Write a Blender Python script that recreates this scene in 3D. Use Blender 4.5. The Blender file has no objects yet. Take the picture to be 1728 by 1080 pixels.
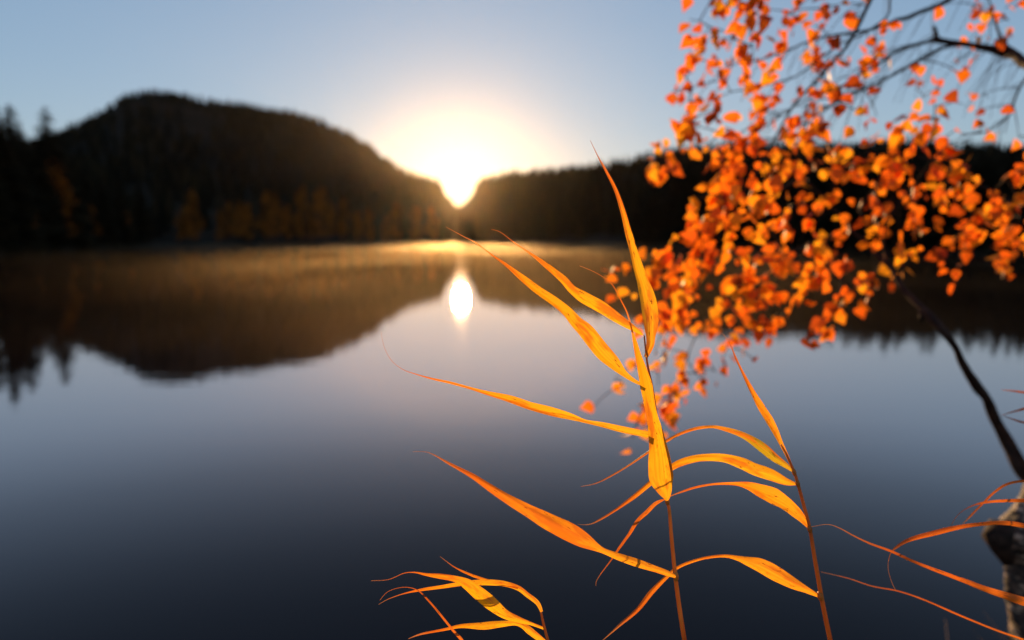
import bpy, bmesh, math, random
from mathutils import Vector, noise
sc = bpy.context.scene
C = sc.collection
R = math.radians
random.seed(7)

# ------------------------------------------------------------------ camera
CAM_H, F, PITCH = 1.3, 1152.0, math.atan(136 / 1152)
SP, CP = math.sin(PITCH), math.cos(PITCH)
cd = bpy.data.cameras.new('camera'); cam = bpy.data.objects.new('camera', cd); C.objects.link(cam)
cam.location = (0, 0, CAM_H); cam.rotation_euler = (R(90) - PITCH, 0, 0)
cd.lens = 24; cd.sensor_width = 36; cd.clip_start = 0.02; cd.clip_end = 9000
cd.dof.use_dof = True; cd.dof.focus_distance = 0.70; cd.dof.aperture_fstop = 2.6; cd.dof.aperture_blades = 9
sc.camera = cam

def P(px, py, d):
    """point seen at photograph pixel (px, py) at distance d along the view axis"""
    up = (540 - py) / F * d
    return Vector(((px - 864) / F * d, d * CP + up * SP, CAM_H + up * CP - d * SP))
def az_el(px, py):
    v = P(px, py, 1) - Vector((0, 0, CAM_H))
    return math.atan2(v.x, v.y), math.atan2(v.z, math.hypot(v.x, v.y))

# ------------------------------------------------------------------ sun, sky, exposure
SUN_AZ, SUN_EL = az_el(776, 300)
w = bpy.data.worlds.new('World'); sc.world = w; w.use_nodes = True
nt = w.node_tree; bg = nt.nodes['Background']
sky = nt.nodes.new('ShaderNodeTexSky'); sky.sky_type = 'NISHITA'; sky.sun_disc = False
sky.sun_elevation = SUN_EL; sky.sun_rotation = SUN_AZ
sky.air_density = 1.0; sky.dust_density = 0.30; sky.ozone_density = 1.6
gm = nt.nodes.new('ShaderNodeGamma'); gm.inputs['Gamma'].default_value = 0.62
hs = nt.nodes.new('ShaderNodeHueSaturation'); hs.inputs['Saturation'].default_value = 1.1
wb0 = nt.nodes.new('ShaderNodeMix'); wb0.data_type = 'RGBA'; wb0.blend_type = 'MULTIPLY'; wb0.inputs[0].default_value = 1; wb0.inputs[7].default_value = (.74, .95, 1.36, 1)
nt.links.new(sky.outputs[0], gm.inputs['Color']); nt.links.new(gm.outputs[0], hs.inputs['Color']); nt.links.new(hs.outputs[0], wb0.inputs[6])
KS = 0.16     # sky / (1 + KS * sky)
va = nt.nodes.new('ShaderNodeVectorMath'); va.operation = 'MULTIPLY_ADD'; va.inputs[1].default_value = (KS,) * 3; va.inputs[2].default_value = (1, 1, 1)
vd = nt.nodes.new('ShaderNodeVectorMath'); vd.operation = 'DIVIDE'
nt.links.new(wb0.outputs[2], va.inputs[0]); nt.links.new(wb0.outputs[2], vd.inputs[0]); nt.links.new(va.outputs[0], vd.inputs[1]); nt.links.new(vd.outputs[0], bg.inputs[0]); bg.inputs[1].default_value = 0.232
sd = bpy.data.lights.new('sun', 'SUN'); sun = bpy.data.objects.new('sun', sd); C.objects.link(sun)
sd.energy = 5.0; sd.angle = R(1.1); sd.color = (1.0, 0.60, 0.26)
sdir = Vector((math.sin(SUN_AZ) * math.cos(SUN_EL), math.cos(SUN_AZ) * math.cos(SUN_EL), math.sin(SUN_EL)))
sun.rotation_euler = sdir.to_track_quat('Z', 'Y').to_euler(); sun.location = sdir * 50
sc.view_settings.view_transform = 'Standard'; sc.view_settings.look = 'None'
sc.view_settings.exposure = 0.35; sc.view_settings.gamma = 1.0
sc.cycles.use_denoising = True
sc.cycles.max_bounces = 8; sc.cycles.volume_bounces = 1; sc.cycles.transparent_max_bounces = 8
sc.cycles.sample_clamp_indirect = 4.0

# ------------------------------------------------------------------ helpers
def link(o, parent=None):
    C.objects.link(o)
    if parent: o.parent = parent
    return o
def tag(o, label=None, cat=None, group=None, kind=None):
    if label: o['label'] = label
    if cat: o['category'] = cat
    if group: o['group'] = group
    if kind: o['kind'] = kind
    return o
def empty(name, loc):
    o = bpy.data.objects.new(name, None); o.location = loc; o.empty_display_size = .05
    return link(o)

class MB:
    def __init__(s): s.v, s.f, s.uv, s.col = [], [], [], []
    def face(s, idx, uv=None, col=None):
        s.f.append(idx); s.uv.append(uv); s.col.append(col)
    def tube(s, pts, rad, n=8, col=None, cap=True):
        base = len(s.v); m = len(pts); prev = None
        for i, p in enumerate(pts):
            t = (pts[min(i + 1, m - 1)] - pts[max(i - 1, 0)])
            if t.length < 1e-9: t = Vector((0, 0, 1))
            t.normalize()
            if prev is None:
                a = t.orthogonal().normalized()
            else:
                a = prev - t * prev.dot(t)
                a = a.normalized() if a.length > 1e-6 else t.orthogonal().normalized()
            prev = a; b = t.cross(a)
            for k in range(n):
                an = 2 * math.pi * k / n
                s.v.append(p + (a * math.cos(an) + b * math.sin(an)) * rad[i])
        for i in range(m - 1):
            for k in range(n):
                k2 = (k + 1) % n
                s.face((base + i * n + k, base + i * n + k2, base + (i + 1) * n + k2, base + (i + 1) * n + k),
                       ((k / n, i / (m - 1)), ((k + 1) / n, i / (m - 1)), ((k + 1) / n, (i + 1) / (m - 1)), (k / n, (i + 1) / (m - 1))), col)
        if cap:
            s.face(tuple(base + k for k in reversed(range(n))), None, col)
            s.face(tuple(base + (m - 1) * n + k for k in range(n)), None, col)
    def build(s, name, mat, parent=None, smooth=True, origin=None):
        me = bpy.data.meshes.new(name)
        off = origin or (parent.location if parent is not None and parent.parent is None else Vector((0, 0, 0)))
        me.from_pydata([tuple(v - Vector(off)) for v in s.v], [], s.f); me.update()
        if any(u is not None for u in s.uv):
            ul = me.uv_layers.new(name='UVMap'); k = 0
            for f, u in zip(s.f, s.uv):
                for j in range(len(f)):
                    ul.data[k].uv = u[j] if u else (0.5, 0.5); k += 1
        if any(c is not None for c in s.col):
            at = me.attributes.new('tint', 'FLOAT', 'FACE')
            at.data.foreach_set('value', [c if c is not None else .5 for c in s.col])
        if smooth: me.polygons.foreach_set('use_smooth', [True] * len(me.polygons))
        me.materials.append(mat)
        o = bpy.data.objects.new(name, me); link(o, parent)
        if origin is not None: o.location = origin
        return o

def catmull(pts, sub=6):
    out = []; n = len(pts)
    for i in range(n - 1):
        p0, p1, p2, p3 = pts[max(i - 1, 0)], pts[i], pts[i + 1], pts[min(i + 2, n - 1)]
        for k in range(sub):
            t = k / sub
            out.append(tuple(.5 * ((2 * b) + (-a + c) * t + (2 * a - 5 * b + 4 * c - d) * t * t + (-a + 3 * b - 3 * c + d) * t ** 3)
                             for a, b, c, d in zip(p0, p1, p2, p3)))
    out.append(tuple(pts[-1])); return out

# ------------------------------------------------------------------ materials
def mat(name):
    m = bpy.data.materials.new(name); m.use_nodes = True
    return m, m.node_tree, m.node_tree.nodes['Principled BSDF']
def N(t, typ, **kw):
    n = t.nodes.new(typ)
    for k, v in kw.items():
        if k.startswith('i_'): n.inputs[k[2:].replace('_', ' ')].default_value = v
        else: setattr(n, k, v)
    return n
def ramp(t, stops):
    r = t.nodes.new('ShaderNodeValToRGB'); e = r.color_ramp.elements
    while len(e) < len(stops): e.new(.5)
    for x, (p, c) in zip(e, stops): x.position = p; x.color = (*c, 1)
    return r
def rgbmix(t, fac, a, b, mode='MIX'):
    m = t.nodes.new('ShaderNodeMix'); m.data_type = 'RGBA'; m.blend_type = mode
    for s, v in ((0, fac), (6, a), (7, b)):
        if hasattr(v, 'is_linked') or hasattr(v, 'links'): t.links.new(v, m.inputs[s])
        else: m.inputs[s].default_value = v if s == 0 else (*v, 1)
    return m.outputs[2]

def leaf_material(name, stops, spot=.60, trans=.74, rough=.42, dark=(.10, .02, .004)):
    m, t, b = mat(name)
    uv = N(t, 'ShaderNodeUVMap'); sep = N(t, 'ShaderNodeSeparateXYZ'); t.links.new(uv.outputs[0], sep.inputs[0])
    oi = N(t, 'ShaderNodeObjectInfo')
    cr = ramp(t, stops)
    nz = N(t, 'ShaderNodeTexNoise', i_Scale=3.0, i_Detail=3.0); t.links.new(uv.outputs[0], nz.inputs['Vector'])
    a = N(t, 'ShaderNodeMath', operation='MULTIPLY_ADD'); a.inputs[1].default_value = .28; t.links.new(nz.outputs[0], a.inputs[0])
    s1 = N(t, 'ShaderNodeMath', operation='SUBTRACT'); s1.inputs[1].default_value = .14; t.links.new(sep.outputs[1], s1.inputs[0])
    t.links.new(s1.outputs[0], a.inputs[2]); t.links.new(a.outputs[0], cr.inputs[0])
    # long veins
    mp = N(t, 'ShaderNodeMapping'); mp.inputs['Scale'].default_value = (30, 1.6, 1); t.links.new(uv.outputs[0], mp.inputs[0])
    vn = N(t, 'ShaderNodeTexNoise', i_Scale=1.0, i_Detail=4.0, i_Roughness=.65); t.links.new(mp.outputs[0], vn.inputs['Vector'])
    vr = ramp(t, [(.30, (.55, .34, .2)), (.5, (.95, .88, .8)), (.62, (1, 1, 1)), (.8, (.9, .72, .5))]); t.links.new(vn.outputs[0], vr.inputs[0])
    col = rgbmix(t, .85, cr.outputs[0], vr.outputs[0], 'MULTIPLY')
    # brown spots and blotches
    mp2 = N(t, 'ShaderNodeMapping'); mp2.inputs['Scale'].default_value = (3, 11, 1); t.links.new(uv.outputs[0], mp2.inputs[0])
    ad = N(t, 'ShaderNodeVectorMath', operation='ADD'); t.links.new(mp2.outputs[0], ad.inputs[0]); t.links.new(oi.outputs['Location'], ad.inputs[1])
    rr = N(t, 'ShaderNodeVectorMath', operation='SCALE'); rr.inputs[0].default_value = (37, 91, 13); t.links.new(oi.outputs['Random'], rr.inputs['Scale'])
    ad2 = N(t, 'ShaderNodeVectorMath', operation='ADD'); t.links.new(ad.outputs[0], ad2.inputs[0]); t.links.new(rr.outputs[0], ad2.inputs[1])
    sn = N(t, 'ShaderNodeTexNoise', i_Scale=1.6, i_Detail=6.0, i_Roughness=.72); t.links.new(ad2.outputs[0], sn.inputs['Vector'])
    sr = ramp(t, [(spot, (0, 0, 0)), (spot + .05, (1, 1, 1))]); t.links.new(sn.outputs[0], sr.inputs[0])
    col = rgbmix(t, sr.outputs[0], col, dark)
    # withered patches, wide and soft-edged, spread further to paint in darker shading
    wn = N(t, 'ShaderNodeTexNoise', i_Scale=.42, i_Detail=3.0, i_Roughness=.6); t.links.new(ad2.outputs[0], wn.inputs['Vector'])
    wr = ramp(t, [(.50, (0, 0, 0)), (.60, (1, 1, 1))]); t.links.new(wn.outputs[0], wr.inputs[0])
    wf = N(t, 'ShaderNodeMath', operation='MULTIPLY'); wf.inputs[1].default_value = .8; t.links.new(wr.outputs[0], wf.inputs[0])
    col = rgbmix(t, wf.outputs[0], col, (.62, .15, .012), 'MIX')
    t.links.new(col, b.inputs['Base Color']); b.inputs['Roughness'].default_value = rough
    bp = N(t, 'ShaderNodeBump', i_Strength=.35, i_Distance=.0006); t.links.new(vn.outputs[0], bp.inputs['Height']); t.links.new(bp.outputs[0], b.inputs['Normal'])
    tr = N(t, 'ShaderNodeBsdfTranslucent'); t.links.new(col, tr.inputs[0]); t.links.new(bp.outputs[0], tr.inputs[1])
    mx = N(t, 'ShaderNodeMixShader'); mx.inputs[0].default_value = trans
    t.links.new(b.outputs[0], mx.inputs[1]); t.links.new(tr.outputs[0], mx.inputs[2])
    t.links.new(mx.outputs[0], t.nodes['Material Output'].inputs[0])
    return m
# v = 0 at the leaf base, 1 at its tip
M_GOLD = leaf_material('reed_leaf_gold', [(0, (.98, .50, .02)), (.3, (1, .54, .014)), (.6, (.98, .40, .010)), (.8, (.78, .19, .010)), (1, (.42, .20, .09))])
M_ORANGE = leaf_material('reed_leaf_orange', [(0, (.98, .42, .02)), (.3, (1, .44, .018)), (.55, (.98, .34, .012)), (.8, (.66, .16, .012)), (1, (.40, .20, .09))], spot=.60)
M_GREEN = leaf_material('reed_leaf_green', [(0, (.62, .42, .02)), (.2, (.45, .38, .018)), (.36, (.85, .40, .02)), (.5, (.75, .25, .02)), (1, (.5, .16, .04))], spot=.57, dark=(.06, .05, .008))
M_RUST = leaf_material('reed_leaf_rust', [(0, (.85, .28, .03)), (.4, (.66, .17, .02)), (.7, (.42, .10, .02)), (1, (.32, .17, .08))], spot=.58)

m, t, b = mat('reed_stem'); M_STEM = m
g = N(t, 'ShaderNodeTexCoord'); nz = N(t, 'ShaderNodeTexNoise', i_Scale=60, i_Detail=4); mp = N(t, 'ShaderNodeMapping'); mp.inputs['Scale'].default_value = (1, 1, .12)
t.links.new(g.outputs['Object'], mp.inputs[0]); t.links.new(mp.outputs[0], nz.inputs['Vector'])
r = ramp(t, [(.3, (.42, .10, .015)), (.55, (.80, .26, .03)), (.75, (.95, .48, .08))]); t.links.new(nz.outputs[0], r.inputs[0])
t.links.new(r.outputs[0], b.inputs['Base Color']); b.inputs['Roughness'].default_value = .38
tr = N(t, 'ShaderNodeBsdfTranslucent'); t.links.new(r.outputs[0], tr.inputs[0]); mx = N(t, 'ShaderNodeMixShader'); mx.inputs[0].default_value = .35
t.links.new(b.outputs[0], mx.inputs[1]); t.links.new(tr.outputs[0], mx.inputs[2]); t.links.new(mx.outputs[0], t.nodes['Material Output'].inputs[0])

# birch leaves: one tint value per leaf
m, t, b = mat('birch_leaf'); M_BLEAF = m
at = N(t, 'ShaderNodeAttribute', attribute_name='tint')
r = ramp(t, [(0, (.34, .055, .006)), (.35, (.82, .15, .008)), (.7, (.97, .26, .010)), (1, (1, .42, .016))]); t.links.new(at.outputs['Fac'], r.inputs[0])
t.links.new(r.outputs[0], b.inputs['Base Color']); b.inputs['Roughness'].default_value = .48; b.inputs['Specular IOR Level'].default_value = .45
tr = N(t, 'ShaderNodeBsdfTranslucent'); t.links.new(r.outputs[0], tr.inputs[0]); mx = N(t, 'ShaderNodeMixShader'); mx.inputs[0].default_value = .72
t.links.new(b.outputs[0], mx.inputs[1]); t.links.new(tr.outputs[0], mx.inputs[2]); t.links.new(mx.outputs[0], t.nodes['Material Output'].inputs[0])

m, t, b = mat('dark_twig_bark'); M_TWIG = m
g = N(t, 'ShaderNodeTexCoord'); nz = N(t, 'ShaderNodeTexNoise', i_Scale=35, i_Detail=6); t.links.new(g.outputs['Object'], nz.inputs['Vector'])
r = ramp(t, [(.35, (.014, .008, .006)), (.7, (.06, .03, .02))]); t.links.new(nz.outputs[0], r.inputs[0]); t.links.new(r.outputs[0], b.inputs['Base Color'])
b.inputs['Roughness'].default_value = .8; b.inputs['Specular IOR Level'].default_value = .15
bp = N(t, 'ShaderNodeBump', i_Strength=.6, i_Distance=.004); t.links.new(nz.outputs[0], bp.inputs['Height']); t.links.new(bp.outputs[0], b.inputs['Normal'])

m, t, b = mat('birch_bark'); M_BARK = m
g = N(t, 'ShaderNodeTexCoord'); mp = N(t, 'ShaderNodeMapping'); mp.inputs['Scale'].default_value = (14, 14, 42); nz = N(t, 'ShaderNodeTexNoise', i_Scale=1.2, i_Detail=7, i_Roughness=.65)
t.links.new(g.outputs['Object'], mp.inputs[0]); t.links.new(mp.outputs[0], nz.inputs['Vector'])
r = ramp(t, [(.44, (.012, .008, .006)), (.53, (.09, .05, .03)), (.60, (.6, .42, .28))]); t.links.new(nz.outputs[0], r.inputs[0]); t.links.new(r.outputs[0], b.inputs['Base Color'])
b.inputs['Roughness'].default_value = .7
bp = N(t, 'ShaderNodeBump', i_Strength=.8, i_Distance=.012); t.links.new(nz.outputs[0], bp.inputs['Height']); t.links.new(bp.outputs[0], b.inputs['Normal'])

def foliage_mat(name, lo, hi, trans):
    m, t, b = mat(name)
    at = N(t, 'ShaderNodeAttribute', attribute_name='tint'); r = ramp(t, [(0, lo), (1, hi)])
    t.links.new(at.outputs['Fac'], r.inputs[0]); t.links.new(r.outputs[0], b.inputs['Base Color']); b.inputs['Roughness'].default_value = .85
    b.inputs['Specular IOR Level'].default_value = .02
    tr = N(t, 'ShaderNodeBsdfTranslucent'); t.links.new(r.outputs[0], tr.inputs[0]); mx = N(t, 'ShaderNodeMixShader'); mx.inputs[0].default_value = trans
    t.links.new(b.outputs[0], mx.inputs[1]); t.links.new(tr.outputs[0], mx.inputs[2]); t.links.new(mx.outputs[0], t.nodes['Material Output'].inputs[0])
    return m
M_SPRUCE = foliage_mat('spruce_needles', (.008, .007, .004), (.036, .023, .010), .10)
M_AUTUMN = foliage_mat('autumn_leaves', (.06, .022, .006), (.60, .18, .022), .5)

m, t, b = mat('forest_floor'); M_FLOOR = m
g = N(t, 'ShaderNodeNewGeometry'); nz = N(t, 'ShaderNodeTexNoise', i_Scale=.012, i_Detail=9, i_Roughness=.6); t.links.new(g.outputs['Position'], nz.inputs['Vector'])
r = ramp(t, [(.4, (.008, .006, .004)), (.60, (.020, .014, .008)), (.74, (.06, .05, .042))]); t.links.new(nz.outputs[0], r.inputs[0]); t.links.new(r.outputs[0], b.inputs['Base Color'])
b.inputs['Roughness'].default_value = .95; b.inputs['Specular IOR Level'].default_value = .02

# ------------------------------------------------------------------ hills
LEFT = [(-900, 330), (-500, 300), (-250, 262), (-60, 245), (40, 240), (80, 230), (115, 213), (156, 194), (180, 178), (201, 165), (218, 156), (236, 151), (264, 149), (302, 157), (347, 166),
        (392, 171), (451, 180), (493, 187), (531, 198), (562, 210), (591, 224), (626, 244), (650, 268), (678, 285), (709, 297), (737, 303), (752, 317), (768, 336)]  # notch shaped deeper so the sky showing through stands for sun glare
RIGHT = [(776, 339), (786, 332), (798, 315), (812, 302), (838, 295), (872, 290), (925, 286), (1011, 276), (1081, 264), (1116, 256), (1155, 248), (1230, 240), (1342, 242), (1417, 244),
         (1530, 236), (1605, 244), (1728, 247), (1900, 240), (2200, 260), (2900, 300)]
OUT = [az_el(x, y) for x, y in LEFT + RIGHT]
def interp(tab, a):
    if a <= tab[0][0]: return tab[0][1]
    for (a0, v0), (a1, v1) in zip(tab, tab[1:]):
        if a <= a1: return v0 + (v1 - v0) * (a - a0) / (a1 - a0)
    return tab[-1][1]
def azx(px): return az_el(px, 404)[0]
SHORE = [(azx(-900), 55), (azx(-200), 62), (azx(0), 72), (azx(100), 95), (azx(220), 140), (azx(400), 175), (azx(600), 205), (azx(780), 225), (azx(950), 215), (azx(1150), 165), (azx(1400), 95), (azx(1728), 68), (azx(2300), 45), (azx(2900), 40)]
RIDGE = [(azx(-900), 300), (azx(-200), 420), (azx(60), 640), (azx(200), 820), (azx(400), 900), (azx(600), 820), (azx(700), 700), (azx(776), 620), (azx(830), 620), (azx(1000), 640), (azx(1300), 600), (azx(1728), 560), (azx(2900), 300)]
TREE_H = 8.5
def ground_z(a, r):
    s, g = interp(SHORE, a), interp(RIDGE, a)
    H = CAM_H + math.tan(interp(OUT, a)) * g - TREE_H * .75
    t_ = (r - s) / (g - s)
    if t_ < 0: return max(-3, t_ * (g - s) * .12)
    if t_ <= 1:
        z = H * (0.10 * t_ + .90 * (t_ ** 1.45)) if t_ < 1 else H
        bump = noise.noise(Vector((math.sin(a) * r * .012, math.cos(a) * r * .012, 3))) * min(14, H * .12) * math.sin(math.pi * t_)
        return .25 + z + bump * (1 - t_ * .6)
    return .25 + H * math.cos(min(1, (t_ - 1) * 1.1) * math.pi / 2)
hb = MB(); azs = []
a = OUT[0][0] * 1.0
A0, A1 = -R(100), R(100)
na = 700
for i in range(na + 1): azs.append(A0 + (A1 - A0) * i / na)
ts = [-.06, -.02, 0, .01, .03, .06, .1, .15, .2, .26, .32, .38, .44, .5, .56, .62, .68, .74, .8, .86, .91, .95, .98, 1, 1.03, 1.08, 1.15, 1.3, 1.5, 1.9]
for a in azs:
    s, g = interp(SHORE, a), interp(RIDGE, a)
    for t_ in ts:
        rr = s + (g - s) * t_
        hb.v.append(Vector((math.sin(a) * rr, math.cos(a) * rr, ground_z(a, rr))))
nt_ = len(ts)
for i in range(na):
    for j in range(nt_ - 1):
        hb.face((i * nt_ + j, i * nt_ + j + 1, (i + 1) * nt_ + j + 1, (i + 1) * nt_ + j))
tag(hb.build('hills', M_FLOOR), 'dark wooded hills meeting in a notch beyond the lake', kind='structure')

# far-off wood covering the hills, one mass
fb = MB()
def small_conifer(mb, p, h, rnd, tint):
    r0 = h * rnd.uniform(.16, .24)
    for k, (z0, z1, q) in enumerate(((.08, .52, 1.0), (.34, .78, .72), (.6, 1.0, .45))):
        n = 6; base = len(mb.v); ph = rnd.random() * 6
        for i in range(n):
            an = ph + 6.283 * i / n; q2 = q * rnd.uniform(.7, 1.2)
            mb.v.append(p + Vector((math.cos(an) * r0 * q2, math.sin(an) * r0 * q2, h * (z0 + rnd.uniform(-.04, .04)))))
        mb.v.append(p + Vector((0, 0, h * z1)))
        for i in range(n): mb.face((base + i, base + (i + 1) % n, base + n), None, tint)
rnd = random.Random(11)
cnt = 0
while cnt < 9500:
    a = rnd.uniform(-R(62), R(62)); s, g = interp(SHORE, a), interp(RIDGE, a)
    t_ = rnd.random() ** .72
    rr = s + (g - s) * (.01 + t_ * 1.01)
    z = ground_z(a, rr)
    # bare rock face on the steep left hill
    px = 864 + math.tan(a) * F
    x, y = math.sin(a) * rr, math.cos(a) * rr
    if 190 < px < 390 and .62 < t_ < .93 and noise.noise(Vector((x * .02, y * .02, 0))) > -.1 and rnd.random() < .8: continue
    if abs(px - 776) < 26 and t_ > .25: h = rnd.uniform(2.5, 4.5)
    else: h = TREE_H * rnd.uniform(.6, 1.35)
    small_conifer(fb, Vector((x, y, z - .3)), h, rnd, rnd.random() ** 2); cnt += 1
# a denser row along the ridge line
for i in range(2600):
    a = rnd.uniform(-R(55), R(55)); g = interp(RIDGE, a); px = 864 + math.tan(a) * F
    if abs(px - 776) < 34: continue
    rr = g * rnd.uniform(.985, 1.01)
    small_conifer(fb, Vector((math.sin(a) * rr, math.cos(a) * rr, ground_z(a, rr) - .4)), TREE_H * rnd.choice((.5, .6, .7, .8, .9, 1.0, 1.2)) * rnd.uniform(.8, 1.15), rnd, rnd.random() ** 2)
tag(fb.build('forest', M_SPRUCE, smooth=False), 'dark conifer wood covering the hills beyond the lake', 'forest', kind='stuff')

# ------------------------------------------------------------------ separate trees on the far shore
def spruce_mesh(h, seed):
    rnd = random.Random(seed); tk = MB(); cr = MB()
    tk.tube([Vector((0, 0, -.5)), Vector((0, 0, h * .5)), Vector((0, 0, h * .99))], [h * .013, h * .009, h * .002], 7)
    z = h * .08
    while z < h * .985:
        q = 1 - z / h; L = h * (.25 * q ** .7 + .014); n = rnd.randint(6, 9)
        for k in range(n):
            an = rnd.random() * 6.283; l = L * rnd.uniform(.55, 1.15); dz = -l * rnd.uniform(.15, .5)
            d = Vector((math.cos(an), math.sin(an), 0)); sd_ = Vector((-d.y, d.x, 0))
            tint = rnd.random()
            for q0, q1 in ((0, .45), (.35, .8), (.65, 1.0)):
                w0 = l * .22 * (1 - q0 * .5) * rnd.uniform(.7, 1.3)
                b_ = len(cr.v); c0 = Vector((0, 0, z)) + d * l * q0 + Vector((0, 0, dz * q0)); c1 = Vector((0, 0, z)) + d * l * q1 + Vector((0, 0, dz * q1))
                mid = (c0 + c1) / 2
                cr.v += [c0, mid + sd_ * w0 + Vector((0, 0, -w0 * .8)), c1, mid - sd_ * w0 + Vector((0, 0, -w0 * .8))]
                cr.face((b_, b_ + 1, b_ + 2), None, tint); cr.face((b_, b_ + 2, b_ + 3), None, tint)
        z += h * rnd.uniform(.012, .022)
    return tk, cr
def broad_mesh(h, seed):
    rnd = random.Random(seed); tk = MB(); cr = MB()
    tk.tube([Vector((0, 0, -.5)), Vector((h * .01, 0, h * .4)), Vector((-h * .01, .02 * h, h * .9))], [h * .016, h * .011, h * .003], 7)
    for k in range(9):
        z = h * rnd.uniform(.3, .8); an = rnd.random() * 6.28; l = h * rnd.uniform(.12, .2)
        e = Vector((math.cos(an) * l, math.sin(an) * l, z + l * 1.1))
        tk.tube([Vector((0, 0, z)), e], [h * .006, h * .002], 5)
    cl = [(Vector((rnd.gauss(0, .09) * h * (1.25 - zz), rnd.gauss(0, .09) * h * (1.25 - zz), zz * h)), h * rnd.uniform(.04, .085)) for zz in [rnd.uniform(.16, .97) for _ in range(34)]]
    for c, r_ in cl:
        tint = rnd.random()
        for j in range(34):
            p = c + Vector((rnd.gauss(0, 1), rnd.gauss(0, 1), rnd.gauss(0, 1.2))) * r_ * .6
            s_ = h * rnd.uniform(.012, .022); n_ = Vector((rnd.gauss(0, 1), rnd.gauss(0, 1), rnd.gauss(0, 1))).normalized(); u = n_.orthogonal().normalized() * s_; v_ = n_.cross(u)
            b_ = len(cr.v); cr.v += [p - u, p + v_ * .8, p + u, p - v_ * .8]; cr.face((b_, b_ + 1, b_ + 2, b_ + 3), None, min(1, max(0, tint + rnd.uniform(-.2, .2))))
    return tk, cr
def make_tree(name, fn, h, seed, cmat):
    root = empty(name, (0, 0, 0)); tk, cr = fn(h, seed)
    tk.build('trunk', M_TWIG, root); cr.build('crown', cmat, root, smooth=False)
    return root
used = set()
def place(proto, loc, s, rz, label, cat, group):
    if proto.name not in used: o = proto; used.add(proto.name)
    else:
        o = proto.copy(); C.objects.link(o)
        for ch in [c for c in bpy.data.objects if c.parent == proto]:
            c = ch.copy(); C.objects.link(c); c.parent = o
    o.location = loc; o.scale = (s, s, s); o.rotation_euler = (0, 0, rz); tag(o, label, cat, group); return o
def shore_pt(px, back):
    a = azx(px); r_ = interp(SHORE, a) + back
    return Vector((math.sin(a) * r_, math.cos(a) * r_, ground_z(a, r_) - .1)), r_
sp = [make_tree('spruce_tree', spruce_mesh, 10, 21 + k, M_SPRUCE) for k in range(3)]
br = [make_tree('autumn_tree', broad_mesh, 10, 41 + k, M_AUTUMN) for k in range(4)]
rnd = random.Random(5)
# tall dark spruces at the left: (px, top py, distance behind the shore, label)
SPR = [(3, 152, 6, 'tall dark spruce cut by the left edge of the picture'),
       (33, 172, 9, 'tall dark spruce with a rounded top, just right of the one at the left edge'),
       (93, 176, 12, 'slender dark spruce standing apart, rightmost of the tall shore trees on the left'),
       (16, 205, 2, None), (50, 215, 14, None), (-22, 180, 5, None), (-60, 150, 8, None), (70, 242, 3, None), (112, 246, 10, None),
       (-110, 170, 6, None), (130, 262, 4, None), (150, 275, 12, None), (40, 265, 0, None), (90, 285, 1, None), (5, 290, 1, None), (175, 290, 6, None), (205, 300, 3, None), (240, 305, 9, None)]
for k, (px, top, back, lab) in enumerate(SPR):
    loc, r_ = shore_pt(px, back); a, e = az_el(px, top)
    h = CAM_H + math.tan(e) * r_ - loc.z
    o = place(sp[k % 3], loc, h / 10, rnd.random() * 6, lab or 'dark spruce merging into the black wood on the left shore', 'spruce', 'dark spruces on the left shore')
AUT = [(310, 345), (322, 330), (335, 322), (352, 318), (365, 340), (385, 335), (402, 325), (420, 345), (440, 330), (455, 322), (470, 328), (488, 340), (505, 322), (520, 330), (535, 345), (552, 322),
       (566, 330), (582, 338), (598, 332), (612, 346), (630, 338), (650, 352), (668, 346), (690, 356), (712, 352), (735, 360), (104, 285), (215, 350), (250, 345), (165, 345), (20, 300), (60, 340)]
for k, (px, top) in enumerate(AUT):
    if k % 5 == 3: continue
    px += rnd.uniform(-9, 9); top += rnd.uniform(-8, 16)
    loc, r_ = shore_pt(px, rnd.uniform(1, 9)); a, e = az_el(px, top)
    h = max(4, CAM_H + math.tan(e) * r_ - loc.z)
    if px < 280: lab = 'brownish autumn tree in the dark wood of the left shore'
    elif px < 540: lab = 'orange autumn tree in the row at the foot of the left hill'
    else: lab = 'dim amber autumn tree on the far shore left of the sun'
    place(br[k % 4], loc, h / 10, rnd.random() * 6, lab, 'tree', 'autumn trees along the far left shore')

for k in range(46):
    px = 1075 + k * 15.5 + rnd.uniform(-6, 6)
    ridge_y = next(y0 + (y1 - y0) * (px - x0) / (x1 - x0) for (x0, y0), (x1, y1) in zip(RIGHT, RIGHT[1:]) if x0 <= px <= x1)
    loc, r_ = shore_pt(px, rnd.uniform(.5, 6)); a, e = az_el(px, ridge_y + rnd.choice((3, 6, 10, 18, 30)) + (40 if px < 1120 else 0))
    place(sp[k % 3], loc, (CAM_H + math.tan(e) * r_ - loc.z) / 10, rnd.random() * 6, 'dark spruce lost in the black hillside behind the birch leaves', 'spruce', 'dark spruces on the right hand far shore')
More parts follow.
